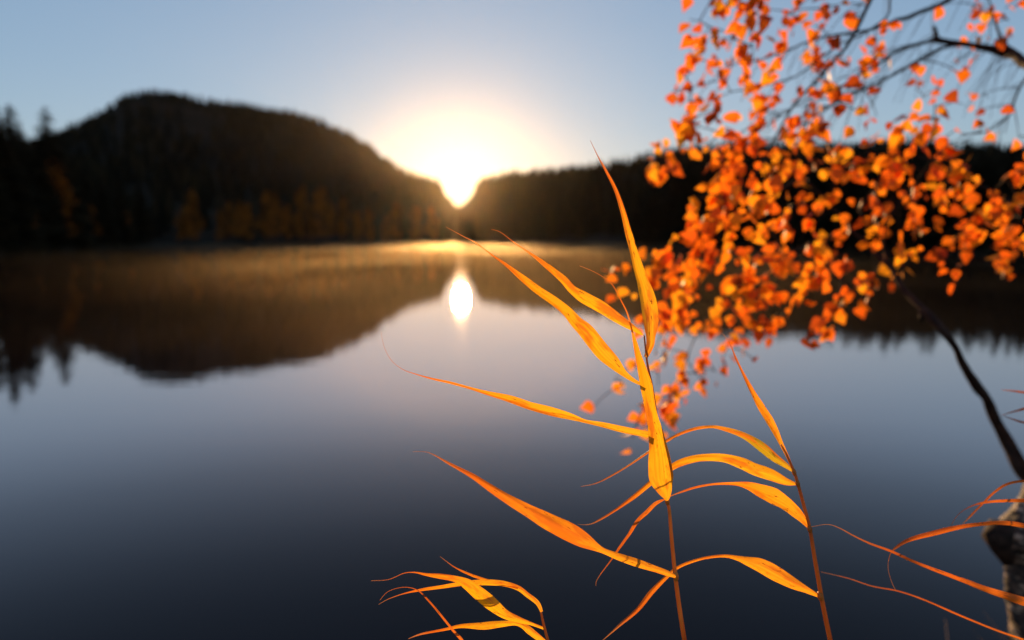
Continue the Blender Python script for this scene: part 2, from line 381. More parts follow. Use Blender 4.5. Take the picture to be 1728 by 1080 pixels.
# ------------------------------------------------------------------ water
m, t, b = mat('lake_water')
b.inputs['Base Color'].default_value = (.004, .005, .008, 1); b.inputs['Roughness'].default_value = 1; b.inputs['Specular IOR Level'].default_value = 0
g = N(t, 'ShaderNodeNewGeometry')
mp = N(t, 'ShaderNodeMapping'); mp.inputs['Scale'].default_value = (.35, 1.5, 1); mp.inputs['Rotation'].default_value = (0, 0, .12); t.links.new(g.outputs['Position'], mp.inputs[0])
n1 = N(t, 'ShaderNodeTexNoise', i_Scale=2.2, i_Detail=4, i_Roughness=.6); t.links.new(mp.outputs[0], n1.inputs['Vector'])
bp = N(t, 'ShaderNodeBump', i_Strength=1.0, i_Distance=.0013); t.links.new(n1.outputs[0], bp.inputs['Height'])
gl = N(t, 'ShaderNodeBsdfGlossy', i_Roughness=.014); gl.inputs[0].default_value = (1.0, .87, .85, 1); t.links.new(bp.outputs[0], gl.inputs['Normal'])
lw = N(t, 'ShaderNodeLayerWeight', i_Blend=.5)
r = ramp(t, [(q, (c, c, c)) for q, c in ((.30, .015), (.48, .026), (.59, .062), (.69, .24), (.77, .56), (.865, .74), (.96, .88), (1, 1))]); r.color_ramp.interpolation = 'B_SPLINE'; t.links.new(lw.outputs['Facing'], r.inputs[0])
mx = N(t, 'ShaderNodeMixShader'); t.links.new(r.outputs[0], mx.inputs[0]); t.links.new(b.outputs[0], mx.inputs[1]); t.links.new(gl.outputs[0], mx.inputs[2]); t.links.new(mx.outputs[0], t.nodes['Material Output'].inputs[0])
wb = MB(); wb.v += [Vector((0, 0, 0))]
for rr in (600, 2500):
    for k in range(64): wb.v.append(Vector((math.cos(6.2832 * k / 64) * rr, math.sin(6.2832 * k / 64) * rr, 0)))
for k in range(64):
    k2 = (k + 1) % 64; wb.face((0, 1 + k, 1 + k2)); wb.face((1 + k, 65 + k, 65 + k2, 1 + k2))
tag(wb.build('water', m, smooth=False), 'calm dark lake reflecting the hills and the sunrise sky', kind='structure')

# ------------------------------------------------------------------ near bank (below and behind the camera, out to the birch)
m, t, b = mat('bank_soil')
g = N(t, 'ShaderNodeNewGeometry'); nz = N(t, 'ShaderNodeTexNoise', i_Scale=9, i_Detail=8); t.links.new(g.outputs['Position'], nz.inputs['Vector'])
r = ramp(t, [(.35, (.018, .013, .008)), (.6, (.07, .05, .025)), (.75, (.16, .11, .05))]); t.links.new(nz.outputs[0], r.inputs[0]); t.links.new(r.outputs[0], b.inputs['Base Color']); b.inputs['Roughness'].default_value = .95
def bank_edge(x): return 1.05 + .85 / (1 + math.exp(-(x - 1.25) * 5)) + noise.noise(Vector((x * 1.3, 0, 0))) * .15
def bank_z(x, y):
    return max(-.35, min(.35, (bank_edge(x) - y) * .35)) + noise.noise(Vector((x * 3, y * 3, 1))) * .04
bb = MB(); nx, ny = 90, 60
for i in range(nx + 1):
    for j in range(ny + 1):
        x = -9 + 18 * i / nx; y = -7 + 10.5 * j / ny
        bb.v.append(Vector((x, y, bank_z(x, y))))
for i in range(nx):
    for j in range(ny): bb.face((i * (ny + 1) + j, (i + 1) * (ny + 1) + j, (i + 1) * (ny + 1) + j + 1, i * (ny + 1) + j + 1))
tag(bb.build('ground', m), 'dark soil bank at the near edge of the lake', kind='structure')

# ------------------------------------------------------------------ reeds
def leaf(parent, pts, d0, d1, material, tilt=.25, fold=.22, label=None, bow=0.0, twist=0.0, ph=0.0):
    """pts run from the leaf's base to its tip as (px, py, width in px)"""
    sm = catmull(pts, 7); n = len(sm); mb = MB(); K = 6
    cs = []
    for i, (x, y, w_) in enumerate(sm):
        v = i / (n - 1); cs.append(P(x, y, d0 + (d1 - d0) * v + bow * math.sin(math.pi * v)))
    camp = Vector((0, 0, CAM_H))
    L = 0; ls = [0]
    for i in range(1, n): L += (cs[i] - cs[i - 1]).length; ls.append(L)
    rnd = random.Random(int(pts[0][0] * 7 + pts[-1][1]))
    for i in range(n):
        T = (cs[min(i + 1, n - 1)] - cs[max(i - 1, 0)]).normalized(); V = (cs[i] - camp).normalized()
        S = T.cross(V).normalized(); v = ls[i] / L
        ta = tilt + twist * math.sin(v * 5.0 + ph)
        W = (S * math.cos(ta) + V * math.sin(ta)).normalized(); Nn = W.cross(T).normalized()
        ww = sm[i][2]; hw = max(.42, ww if ww > 3.2 else ww * (.55 + .45 * max(0, ww) / 3.2)) * .5 / F * d0 / max(.5, math.cos(ta))
        hw *= 1 + .05 * noise.noise(Vector((v * 14, d0 * 90, pts[0][0])))
        for k in range(K + 1):
            u = -1 + 2 * k / K
            off = 1.7 * fold * hw * (abs(u) ** 1.3) + .26 * hw * noise.noise(Vector((u * 1.5, v * 9, pts[0][1])))
            mb.v.append(cs[i] + W * (u * hw) + Nn * off)
    for i in range(n - 1):
        for k in range(K):
            a_ = i * (K + 1) + k
            mb.face((a_, a_ + 1, a_ + K + 2, a_ + K + 1), ((k / K, ls[i] / L), ((k + 1) / K, ls[i] / L), ((k + 1) / K, ls[i + 1] / L), (k / K, ls[i + 1] / L)))
    o = mb.build('leaf', material, parent)
    if label: o['label'] = label
    return o
def stem(parent, pts, d, name='stem', foot=True):
    """pts from top to bottom (px, py, width px)"""
    sm = catmull(pts, 6); cs = [P(x, y, d) for x, y, _ in sm]; rad = [w_ * .5 / F * d for *_, w_ in sm]
    if foot:
        dirn = (cs[-1] - cs[-2]); f0 = cs[-1].copy(); z1 = -.12
        for k in range(1, 9):
            q = k / 8; p = f0.lerp(Vector((f0.x + .04, f0.y + .05, z1)), q); p.x += dirn.x / max(1e-6, -dirn.z) * (f0.z - p.z) * .35 * (1 - q * .5)
            cs.append(p); rad.append(rad[-1] * 1.02)
    mb = MB(); mb.tube(cs, rad, 10)
    return mb.build(name, M_STEM, parent)
def node(parent, px, py, d, wpx, ang=0):
    r0 = wpx * .5 / F * d; c = P(px, py, d); dv = (P(px + math.sin(ang) * 10, py - math.cos(ang) * 10, d) - c).normalized()
    mb = MB(); mb.tube([c + dv * r0 * q for q in (-1.6, -.8, 0, .8, 1.6)], [r0 * q for q in (.72, .98, 1.12, .98, .74)], 10)
    return mb.build('node', M_STEM, parent)

# --- reed 1: the tall middle reed
D = .69
f0 = P(1155, 1080, D)
reed = empty('reed', (f0.x + .04, f0.y + .05, 0)); tag(reed, 'tall middle reed with the broad upright golden leaf in the centre foreground', 'reed', 'reeds in the foreground')
stem(reed, [(1087, 566, 2.4), (1091, 603, 3.4), (1094.5, 625, 3.8), (1101, 656, 4.2), (1111, 720, 4.2), (1120, 761, 4.2), (1125, 786, 4.4), (1128, 812, 4.6), (1127, 832, 5), (1126, 846, 5.4), (1129.6, 862, 5.6), (1133, 905, 6.3), (1139, 966, 7), (1146, 1022, 7.6), (1155, 1080, 8)], D + .004)
node(reed, 1126, 846, D + .004, 7.5, -.15); node(reed, 1140, 972, D + .004, 9.5, -.15)
leaf(reed, [(1089.5, 602, 6), (1093, 592, 9), (1096, 580, 13), (1096.5, 566, 16), (1096, 552, 22), (1094.5, 537, 27), (1092, 521, 29), (1089, 504, 28), (1083.5, 482, 23.5), (1078.5, 465, 20), (1068.7, 429, 15), (1059, 392, 11.5),
            (1050, 356, 9), (1038, 320, 6.5), (1020, 284, 4), (1010, 266, 2.2), (996, 237, 1)], D - .002, D + .05, M_GOLD, .35, .35, 'upright leaf pointing highest, above the hill line', twist=.1)
leaf(reed, [(1085, 565, 3), (1070, 554, 10), (1046, 538.5, 16), (1015, 517.7, 20), (987, 502, 19), (966, 488, 14), (950, 470, 12.5), (921, 446.5, 8), (896.8, 428.5, 3.4), (869, 410, 1.8), (844.7, 391.7, 1.4), (829, 387, .9)], D, D - .03, M_GOLD, -.3, .25, 'leaf pointing up left, second from the top', twist=.15)
leaf(reed, [(1080, 648, 5), (1067, 641, 7), (1051, 629, 12), (1034, 612, 22), (1015, 593, 27), (989, 560, 26), (973, 545, 22), (956, 526, 18), (935, 509, 16), (907, 490, 14), (883, 471, 11), (855, 448, 5.5), (831, 431, 2.4), (803, 410, 1.6), (782, 399, 1.3), (752.7, 383, .8)], D + .006, D + .05, M_GOLD, .3, .28, 'long golden leaf whose tip reaches towards the sun', twist=-.15)
leaf(reed, [(1095, 734, 11), (1051, 726, 11), (1017, 718, 9), (998, 714, 7), (985, 711, 6.5), (961, 704, 11), (930, 697, 15), (895, 687, 14), (860, 674.6, 12), (822, 664, 7), (794, 655.5, 4.2), (760, 646, 4), (728.5, 639, 3), (700.7, 631, 1.8),
            (680, 623.5, 1.1), (661, 608.6, .9), (648.6, 586, .8), (643, 560, .7)], D + .006, D + .03, M_GOLD, .25, .3, 'near level leaf reaching far left with a hair-thin curled tip', twist=.3)
leaf(reed, [(1125, 845, 4), (1124.5, 838, 14), (1121, 826, 27), (1115.5, 808, 41), (1113, 786, 39), (1110.5, 761, 32), (1108, 745, 28), (1105, 727, 24), (1101, 708, 20), (1097, 690, 18), (1093.5, 671, 19), (1090, 652, 20), (1086, 634, 17), (1081, 615, 14), (1076, 597, 10),
            (1071.5, 578, 7), (1067.5, 562, 3.5), (1059, 530, 2.4), (1048.5, 508, 2), (1032, 479, 1.5), (1007, 461, 1.1), (978, 448.5, .8)], D - .010, D - .018, M_GOLD, .12, .14, 'broad upright leaf in front of the stem', twist=.12)
leaf(reed, [(1141, 973, 5), (1126, 966.7, 9), (1104, 959, 10), (1074, 949, 13), (1044, 939, 11), (1022, 930.7, 9), (1008, 924, 13), (985, 910.7, 25), (957.6, 895, 30), (923, 877.7, 27), (891.7, 861, 20), (857, 841, 15), (825.7, 821, 11), (798, 803, 8), (773.6, 790, 5), (753, 779, 3.2), (733.7, 768, 1.8), (718, 762.4, 1.1), (696.5, 762, .8)],
     D - .006, D - .05, M_ORANGE, -.3, .25, 'large orange leaf reaching down the left, lowest long one', twist=.15)
leaf(reed, [(1122, 843, 2), (1107, 851.7, 6), (1093, 865.6, 6.5), (1075.7, 883, 6.5), (1062, 904, 5), (1044, 928, 4), (1031.5, 946, 2.4), (1016.7, 965, 1.6), (1007, 980, 1.2), (1005.6, 989, .8)], D + .01, D + .06, M_RUST, .6, .6)

# --- reed 2: the right reed
D = .745
f0 = P(1401, 1080, D)
reed = empty('reed', (f0.x + .04, f0.y + .05, 0)); tag(reed, 'right hand reed arching leftward leaves, one of them greenish, beside the tallest reed', 'reed', 'reeds in the foreground')
stem(reed, [(1318, 750, 2.4), (1327, 766, 3.4), (1340, 796, 4.8), (1346, 815, 5.4), (1355.7, 850, 5.6), (1367, 894.5, 6), (1375, 943, 6.6), (1388.6, 1020, 7.4), (1401, 1080, 8)], D)
for a_ in ((1340, 797, 6.6), (1346, 816, 6.8), (1366.5, 893, 7.5), (1384, 1006, 9)): node(reed, a_[0], a_[1], D, a_[2], -.2)
leaf(reed, [(1338, 793, 4), (1328, 770, 5), (1316.7, 747, 7), (1307.4, 728.5, 11), (1296, 708, 13), (1285, 689.6, 12), (1272, 667, 9), (1259, 641.5, 6), (1249, 621, 3.6), (1240.7, 602.6, 3), (1230.5, 577.6, 1.6), (1218.5, 562, .9)], D, D + .04, M_ORANGE, .4, .3, 'slim upright leaf at the reed top')
leaf(reed, [(1340, 796, 4), (1326.7, 785, 9), (1307, 771, 15), (1288, 755, 16.5), (1269, 742, 13), (1249.4, 732, 10), (1226, 724.5, 7), (1203, 720, 5), (1176, 722.5, 5), (1149, 731, 5), (1124, 744, 5), (1093, 763, 4), (1062, 784, 3), (1034, 801, 2.6), (1006, 815, 1.8), (980, 821, .9)], D + .004, D + .01, M_GREEN, -.35, .35, 'green streaked arching leaf', twist=.2)
leaf(reed, [(1345, 817, 3), (1326.7, 812, 13), (1299.7, 800, 20), (1272.6, 791, 21), (1253, 782, 19), (1222, 773, 14), (1187.6, 772, 12), (1160.5, 776.6, 12), (1137, 786, 11), (1112, 803, 9), (1096.5, 815, 8), (1069, 838, 7), (1041, 858.6, 4), (1013, 876, 3), (994, 884.7, 1.6), (975, 884.7, .9)], D + .008, D + .02, M_GOLD, -.3, .3, 'arching yellow leaf with brown blotches', twist=.25)
leaf(reed, [(1366, 892, 4), (1350, 873, 15), (1330.6, 856, 22), (1307, 842, 26), (1284, 831, 22), (1265, 822, 13), (1241.7, 817, 6), (1207, 817, 3.4), (1176, 822, 3.4), (1153, 829, 3), (1133, 836.5, 1.8), (1112, 846, .9)], D, D - .01, M_ORANGE, .3, .3, 'leaf with a dark orange middle', twist=.2)
leaf(reed, [(1384, 1007, 4), (1361.5, 995, 11), (1338, 983, 20), (1311, 968, 25), (1284, 954, 23), (1261, 946.7, 14), (1245.5, 942, 8), (1222, 938, 4.8), (1191.4, 941, 4.2), (1164, 948.6, 4.2), (1143, 958, 4.4), (1125.7, 972, 6), (1098.6, 999, 8), (1075.5, 1028, 7), (1044, 1055.5, 4), (1015, 1082, 1.2)], D, D + .02, M_ORANGE, -.3, .3, 'lowest arching leaf of the right reed', twist=.2)

# --- reed 3: the low reed at bottom left of the middle one
D = .70
f0 = P(925, 1082, D)
reed = empty('reed', (f0.x + .04, f0.y + .05, 0)); tag(reed, 'short reed bending left at the bottom edge, left of the tall reed', 'reed', 'reeds in the foreground')
stem(reed, [(913, 1033, 3.6), (917, 1052, 4.2), (925, 1082, 5)], D)
leaf(reed, [(913, 1033, 5), (905.5, 1018.5, 8), (889, 1005.5, 8), (874, 994, 8), (852, 987, 8), (822, 984.5, 9), (785, 986, 8), (748, 991, 6), (711, 996, 4), (681.5, 1002, 2), (655.5, 1011, 1.2), (639, 1020, .8)], D, D + .03, M_GOLD, .5, .4)
leaf(reed, [(918.5, 1061, 4), (896, 1052.6, 5), (874, 1046, 10), (852, 1037, 15), (829.6, 1020, 22), (807, 1002, 21), (789, 987, 17), (770, 978, 10), (744, 973, 8), (718.5, 969.6, 4), (700, 966, 2), (681.5, 967.4, 1.2), (655.5, 978, .9), (626, 980, .8)], D - .006, D - .04, M_GOLD, .2, .25)
leaf(reed, [(921, 1086, 8), (896, 1067, 12), (882, 1056, 9), (868, 1052, 7), (844, 1053.7, 10), (815, 1057, 12), (778, 1057, 6), (748, 1063, 4), (711, 1070, 3), (689, 1078, 1)], D + .004, D + .02, M_GOLD, .2, .3)
leaf(reed, [(874, 993, 3), (850, 987, 3), (837, 983, 3), (818.5, 978.5, 4), (792.6, 969.6, 4), (766.7, 957, 2), (742.6, 939, .8)], D + .006, D + .05, M_ORANGE, .3, .3)
leaf(reed, [(790, 1100, 5), (778, 1080, 5), (763, 1063, 4), (744, 1039, 3.2), (722, 1013, 3), (704, 996, 2), (681.5, 991, 1.2), (655.5, 998, .9), (641, 1013, .8)], D, D + .02, M_RUST, .4, .4)

# --- reed 4: stands outside the frame on the right, its leaves reach in
D = .80
reed = empty('reed', (P(1800, 1080, D).x, P(1800, 1080, D).y + .05, 0)); tag(reed, 'reed at the right edge with long thin rust red leaves reaching in', 'reed', 'reeds in the foreground')
stem(reed, [(1775, 760, 3), (1780, 850, 5), (1788, 960, 6), (1800, 1082, 7)], D)
leaf(reed, [(1779, 850, 5), (1733, 846, 6), (1694, 846, 5), (1667, 848, 4), (1640, 854, 2), (1616.6, 869, 1.2), (1603, 891, .9)], D, D + .03, M_RUST, .5, .4)
leaf(reed, [(1782, 903, 6), (1733, 889, 8), (1694, 883, 7), (1655, 885, 6), (1616.6, 890.6, 7), (1578, 900, 8), (1539, 910, 6), (1516, 921.6, 4), (1502.6, 935, 1.6), (1498.7, 958, 1), (1504.5, 981.5, .9), (1512, 997, .8)], D, D - .03, M_RUST, .3, .4)
leaf(reed, [(1778, 822, 4), (1733, 813, 4), (1701.7, 817, 4), (1678.5, 831, 3.4), (1659, 850, 3), (1640, 869, 3), (1624, 885, 1)], D, D + .06, M_RUST, .5, .4)
leaf(reed, [(1793, 1035, 9), (1733, 1018, 14), (1698, 1006.6, 12), (1663, 995, 9.5), (1624, 979.6, 7), (1582, 964, 5.5), (1543, 948.6, 4.4), (1504.5, 931, 4), (1466, 916.6, 3), (1439, 903.4, 2.2), (1415.6, 890.7, 1.6), (1396, 885, 1.1), (1369, 889, .8)], D - .01, D - .05, M_RUST, .35, .4)
leaf(reed, [(1800, 1104, 4), (1733, 1082, 3.4), (1678.5, 1063, 3), (1620.5, 1039.5, 3), (1562.5, 1014, 2.6), (1516, 998, 2.4), (1470, 989, 2), (1431, 976, 1.3), (1385, 965, .8)], D, D + .04, M_RUST, .5, .5)
# --- reed 5: further off on the right
D = 1.05
reed = empty('reed', (P(1790, 1080, D).x, P(1790, 1080, D).y + .05, 0)); tag(reed, 'blurred reed at the right edge, only three dark red leaf tips showing above the lake', 'reed', 'reeds in the foreground')
stem(reed, [(1770, 620, 3), (1775, 720, 4), (1780, 900, 5), (1790, 1082, 5)], D)
leaf(reed, [(1772, 680, 4), (1740, 666, 4), (1715, 661, 3), (1690, 658, 1)], D, D + .03, M_RUST, .5, .4)
leaf(reed, [(1774, 700, 4), (1740, 690, 5), (1715, 694, 3), (1690, 701, 1)], D, D + .03, M_RUST, .5, .4)
leaf(reed, [(1775, 735, 4), (1740, 718, 4), (1715, 710, 3), (1693, 702, 1)], D, D + .03, M_RUST, .5, .4)
# ------------------------------------------------------------------ birch
BD = 2.05
CL = """1217,9,6 1258,11,5 1265,35,7 1163,33,2 1198,46,6 1173,61,3 1217,65,4 1239,65,4 1180,80,4 1269,80,7 1311,83,6 1284,104,4 1198,107,9 1167,102,2 1221,137,3 1150,126,3 1136,154,3 1154,163,3 1169,148,3 1210,167,4 1163,185,4 1208,185,3 1295,17,3 1328,24,4 1347,31,3 1374,43,3 1348,11,3 1386,15,4 1373,80,6 1384,104,4 1369,126,6 1311,115,3 1293,141,5 1311,163,4 1258,111,3 1267,170,2 1276,191,8 1345,180,6 1376,167,10 1376,185,6 1393,139,4
1411,9,2 1453,8,3 1430,25,3 1495,36,4 1512,32,2 1402,66,2 1423,57,1 1463,76,6 1470,97,5 1487,66,2 1500,85,2 1482,106,2 1457,121,2 1415,133,4 1434,146,2 1641,17,4 1652,4,3 1669,25,3 1685,36,3 1702,34,2 1696,15,2 1599,6,2 1635,91,3 1635,110,2 1620,125,2 1599,114,2 1548,127,2 1556,102,1 1547,149,1 1571,154,3 1576,171,3 1595,176,3 1559,165,1 1470,176,3 1453,192,2 1480,197,1 1531,196,1 1550,201,2 1575,198,3 1657,159,1 1669,166,1 1626,176,1 1644,190,1 1685,65,2 1671,66,1 1411,171,4 1421,176,2
1156,204,3 1163,215,3 1145,226,3 1135,217,2 1180,213,4 1119,244,3 1104,259,5 1121,280,4 1137,274,2 1145,259,3 1132,265,2 1108,289,1 1191,250,4 1210,231,4 1217,220,2 1241,237,6 1258,237,5 1258,257,6 1276,254,5 1224,265,7 1236,281,5 1215,287,4 1208,307,5 1228,304,7 1234,318,3 1195,328,3 1217,333,6 1208,352,4 1228,343,3 1269,289,4 1289,298,5 1302,289,2 1280,209,4 1315,268,4 1321,254,2 1347,270,5 1363,278,4 1361,304,5 1393,296,4 1367,237,4 1352,244,3 1326,241,2 1369,209,6 1387,207,3 1317,315,5 1330,341,5 1347,346,4 1369,359,4 1336,374,3 1304,330,4 1284,344,4 1302,346,3 1319,363,3 1160,359,3 1165,372,4 1184,370,4 1208,387,7 1234,381,5 1243,367,4 1261,361,4 1287,376,5 1299,385,5 1274,394,5 1180,393,5 1158,394,3 1393,252,2 1376,326,4 1387,341,3
1417,257,5 1432,246,2 1465,244,2 1480,255,5 1483,240,2 1446,265,4 1465,268,2 1415,274,3 1408,299,6 1523,223,3 1510,238,5 1514,251,5 1529,266,6 1512,263,3 1540,242,4 1561,242,4 1590,238,5 1592,257,3 1578,274,5 1586,285,3 1502,282,3 1506,295,3 1482,299,2 1468,310,2 1478,318,2 1423,321,3 1605,280,2 1620,278,3 1633,285,3 1533,314,6 1556,329,6 1590,304,5 1592,325,3 1575,352,5 1601,342,4 1502,329,5 1482,342,6 1497,361,4 1542,367,9 1529,382,5 1546,392,4 1567,388,3 1447,356,2 1455,369,4 1476,388,4 1419,386,6 1624,314,3 1649,312,3 1639,340,2 1626,323,2 1679,321,4 1698,304,3 1713,295,3 1726,289,3 1692,333,4 1711,323,4 1666,342,4 1704,350,4 1639,365,6 1666,361,5 1681,361,4 1704,369,3 1628,382,5 1656,384,6 1641,395,5 1685,388,4 1707,397,5 1723,367,3 1548,208,3 1501,216,1 1578,204,2 1614,219,1 1662,208,3 1696,225,2 1719,230,1
1083,422,1 1031,459,2 1043,474,2 1059,459,4 1067,489,1 1120,443,4 1104,456,4 1102,474,4 1130,463,5 1148,446,5 1172,452,4 1157,467,3 1163,417,5 1189,437,5 1185,409,6 1231,409,5 1178,480,4 1207,480,2 1243,448,4 1259,465,5 1278,428,6 1256,420,5 1296,461,5 1315,446,5 1311,409,4 1226,491,4 1256,487,5 1291,489,5 1307,493,2 1213,511,5 1231,509,4 1217,530,3 1246,515,6 1269,509,6 1289,511,4 1256,530,3 1159,511,5 1144,504,4 1120,511,6 1144,526,2 1119,533,6 1120,554,7 1080,543,3 1133,563,3 1161,561,3 1172,546,3 1191,544,3 1189,563,3 1206,557,3 1204,539,2 1241,548,4 1259,544,3 1267,561,4 1289,548,4 1304,539,3 1300,565,2 1237,570,3 1254,576,3 1319,530,3 1237,587,3
1325,409,4 1327,431,4 1339,440,2 1355,426,2 1370,414,5 1396,409,5 1386,426,4 1407,428,5 1426,435,4 1414,454,4 1391,452,4 1431,452,3 1365,461,4 1381,466,4 1398,468,3 1355,478,3 1367,480,4 1353,494,3 1462,407,5 1514,416,3 1509,445,3 1535,445,3 1547,431,2 1530,431,2 1492,412,1 1459,468,3 1473,468,2 1426,490,3 1438,483,2 1450,494,4 1473,492,2 1459,504,2 1509,478,2 1325,535,3 1421,527,4 1412,516,2 1393,539,4 1403,546,4 1393,563,2 1377,570,4 1362,579,2 1603,435,5 1622,414,5 1620,442,3 1589,435,2 1634,407,4 1679,407,3 1676,445,2 1695,442,4 1691,457,3 1707,426,5 1721,416,5 1724,473,2
1122,590,1 1105,599,3 1111,628,1 1111,651,1 1061,621,3 1037,641,2 1052,649,1 1002,686,1 1185,603,4 1196,615,3 1189,634,2 1187,647,2 1207,627,1 1220,603,3 1274,609,1 1161,612,2 1155,621,2 1155,643,2 1141,649,4 1152,664,3 1130,667,4 1141,671,2 1124,684,4 1130,699,4 1085,693,4 1083,704,2 1120,717,3 1089,721,2 1074,719,1 1067,741,2
1745,300,5 1750,360,6 1748,420,5 1775,340,6 1790,400,5 1760,20,4 1740,-20,5 1240,-20,6 1290,-25,5 1350,-20,5 1410,-30,4 1210,-15,4 1650,-25,3 1800,250,5 1770,250,4"""
CL = [tuple(float(q) for q in c.split(',')) for c in CL.split()]
rnd = random.Random(3)
def bdepth(x, y): # crown depth changes slowly across the crown
    return BD + .16 * noise.noise(Vector((x * .006, y * .006, 4))) * 2
base = P(1738, 1080, 1.95); base.z = bank_z(base.x, base.y)
birch = empty('birch_tree', base); tag(birch, 'birch on the right with glowing orange autumn leaves and a leaning dark limb', 'birch tree')
tb = MB()
tp = [(1800, 770, 66), (1762, 825, 74), (1747, 870, 84), (1740, 905, 124), (1742, 940, 104), (1744, 1000, 100), (1752, 1080, 100)]
sm = catmull([(x, y, w_) for x, y, w_ in tp], 5); cs = [P(x + 14, y, 1.95) for x, y, _ in sm]; rd = [w_ * .5 / F * 1.95 for *_, w_ in sm]
top = [P(1790, 560, 2.0), P(1830, 250, 2.1), P(1800, 0, 2.2), P(1815, -300, 2.3)]
cs = [top[3], top[2], top[1], top[0]] + cs + [Vector((cs[-1].x + .01, cs[-1].y, base.z - .1))]; rd = [.02, .03, .045, .055] + rd + [rd[-1] * 1.25]
cs2 = []; rd2 = []
for i in range(len(cs) - 1):
    for k in range(4): cs2.append(cs[i].lerp(cs[i + 1], k / 4)); rd2.append(rd[i] * (1 - k / 4) + rd[i + 1] * k / 4)
cs2.append(cs[-1]); rd2.append(rd[-1]); tb.tube(cs2, rd2, 40)
for i, v in enumerate(tb.v):
    nn = noise.noise(v * 14) * .014 + noise.noise(v * 45) * .008 + noise.noise(v * 120) * .003
    tb.v[i] = v + Vector((nn, nn * .6, 0))
tb.build('trunk', M_BARK, birch)
# dark burl on the trunk's left side
kb = MB()
kb.tube([P(1700, 885, 1.9), P(1690, 893, 1.89), P(1683, 905, 1.88), P(1688, 925, 1.89), P(1700, 950, 1.9)], [.012, .030, .036, .028, .01], 12)
for i, v in enumerate(kb.v): kb.v[i] = v + Vector((noise.noise(v * 40), noise.noise(v * 40 + Vector((5, 0, 0))), noise.noise(v * 40 + Vector((0, 9, 0))))) * .012
kb.build('burl', M_TWIG, birch)

limbs = [
 [(1765, 830, 34), (1745, 815, 32), (1724, 792, 28), (1700, 745, 24), (1680, 705, 21), (1660, 670, 18), (1643, 642, 19), (1624, 610, 15), (1607, 583, 14.5), (1590, 560, 17), (1565, 530, 15), (1545, 510, 13), (1520, 480, 10), (1500, 452, 8.5), (1470, 422, 7), (1440, 390, 6), (1400, 345, 5), (1350, 300, 4), (1290, 262, 3), (1240, 225, 2)],
 [(1800, 150, 26), (1764, 126, 22), (1728, 104, 19), (1705, 92, 18), (1690, 86, 20), (1665, 80, 14), (1620, 74, 11), (1582, 66, 11), (1560, 70, 7), (1520, 85, 6), (1480, 110, 5), (1450, 125, 4.5), (1410, 150, 4), (1370, 165, 3), (1320, 195, 2.4), (1270, 225, 2)],
 [(1640, 76, 9), (1600, 78, 6), (1560, 95, 6), (1520, 120, 5.5), (1480, 140, 5), (1430, 160, 4.5), (1390, 185, 4), (1350, 212, 3), (1300, 240, 2)],
 [(1760, -60, 14), (1680, -40, 12), (1620, -14, 11), (1590, 6, 9), (1550, 22, 8), (1500, 40, 6), (1450, 52, 5), (1400, 62, 4), (1340, 78, 3), (1280, 100, 2)],
 [(1560, -90, 10), (1500, -50, 9), (1470, -5, 7.5), (1447, 45, 7), (1425, 85, 6), (1400, 110, 5.5), (1370, 145, 5), (1340, 180, 5), (1318, 215, 4), (1300, 250, 3), (1270, 300, 2.4), (1240, 350, 2)],
 [(1728, 104, 10), (1712, 88, 7), (1695, 70, 5), (1680, 40, 4), (1672, 10, 3), (1665, -30, 2)],
 [(1583, 66, 9), (1582, 55, 8), (1579, 44, 6)],
 [(1790, 60, 8), (1745, 120, 5), (1722, 150, 4.5), (1705, 185, 4), (1690, 205, 3), (1660, 222, 2.4), (1620, 225, 2)],
 [(1500, -40, 6), (1500, 20, 4), (1465, 50, 3.5), (1420, 75, 3), (1370, 110, 3), (1330, 135, 2.4), (1260, 150, 2)],
 [(1556, 540, 10), (1553, 525, 9), (1552, 510, 7)],
 [(1745, 480, 12), (1760, 440, 8), (1740, 360, 6), (1690, 340, 4.5), (1640, 370, 3.4), (1600, 420, 2.4)],
 [(1440, 390, 5), (1400, 400, 4), (1340, 420, 3.5), (1280, 450, 3), (1220, 500, 2.6), (1180, 560, 2.2), (1150, 620, 2), (1125, 690, 1.6)],
 [(1350, 300, 4), (1300, 330, 3.4), (1240, 370, 3), (1180, 410, 2.6), (1120, 440, 2), (1060, 460, 1.6)],
 [(1500, 452, 5), (1490, 400, 4), (1520, 340, 3.4), (1560, 290, 3), (1600, 250, 2.4), (1640, 230, 2)],
]
nodes = []     # (point, radius)
lb = MB()
for li, L in enumerate(limbs):
    s_ = catmull(L, 4)
    pts = [P(x, y, bdepth(x, y) if x < 1700 else 2.0 + (bdepth(1700, y) - 2.0) * max(0, (1765 - x) / 65)) for x, y, _ in s_]
    for i, p in enumerate(pts): p += Vector((noise.noise(p * 9), noise.noise(p * 9 + Vector((3, 3, 3))), noise.noise(p * 9 + Vector((7, 1, 0))))) * .008
    rr_ = [w_ * .43 / F * p.y * (1 + .18 * noise.noise(p * 22)) for p, (_, _, w_) in zip(pts, s_)]
    b2 = MB(); b2.tube(pts, rr_, 9); b2.build('branch', M_TWIG, birch)
    nodes += list(zip(pts, rr_))
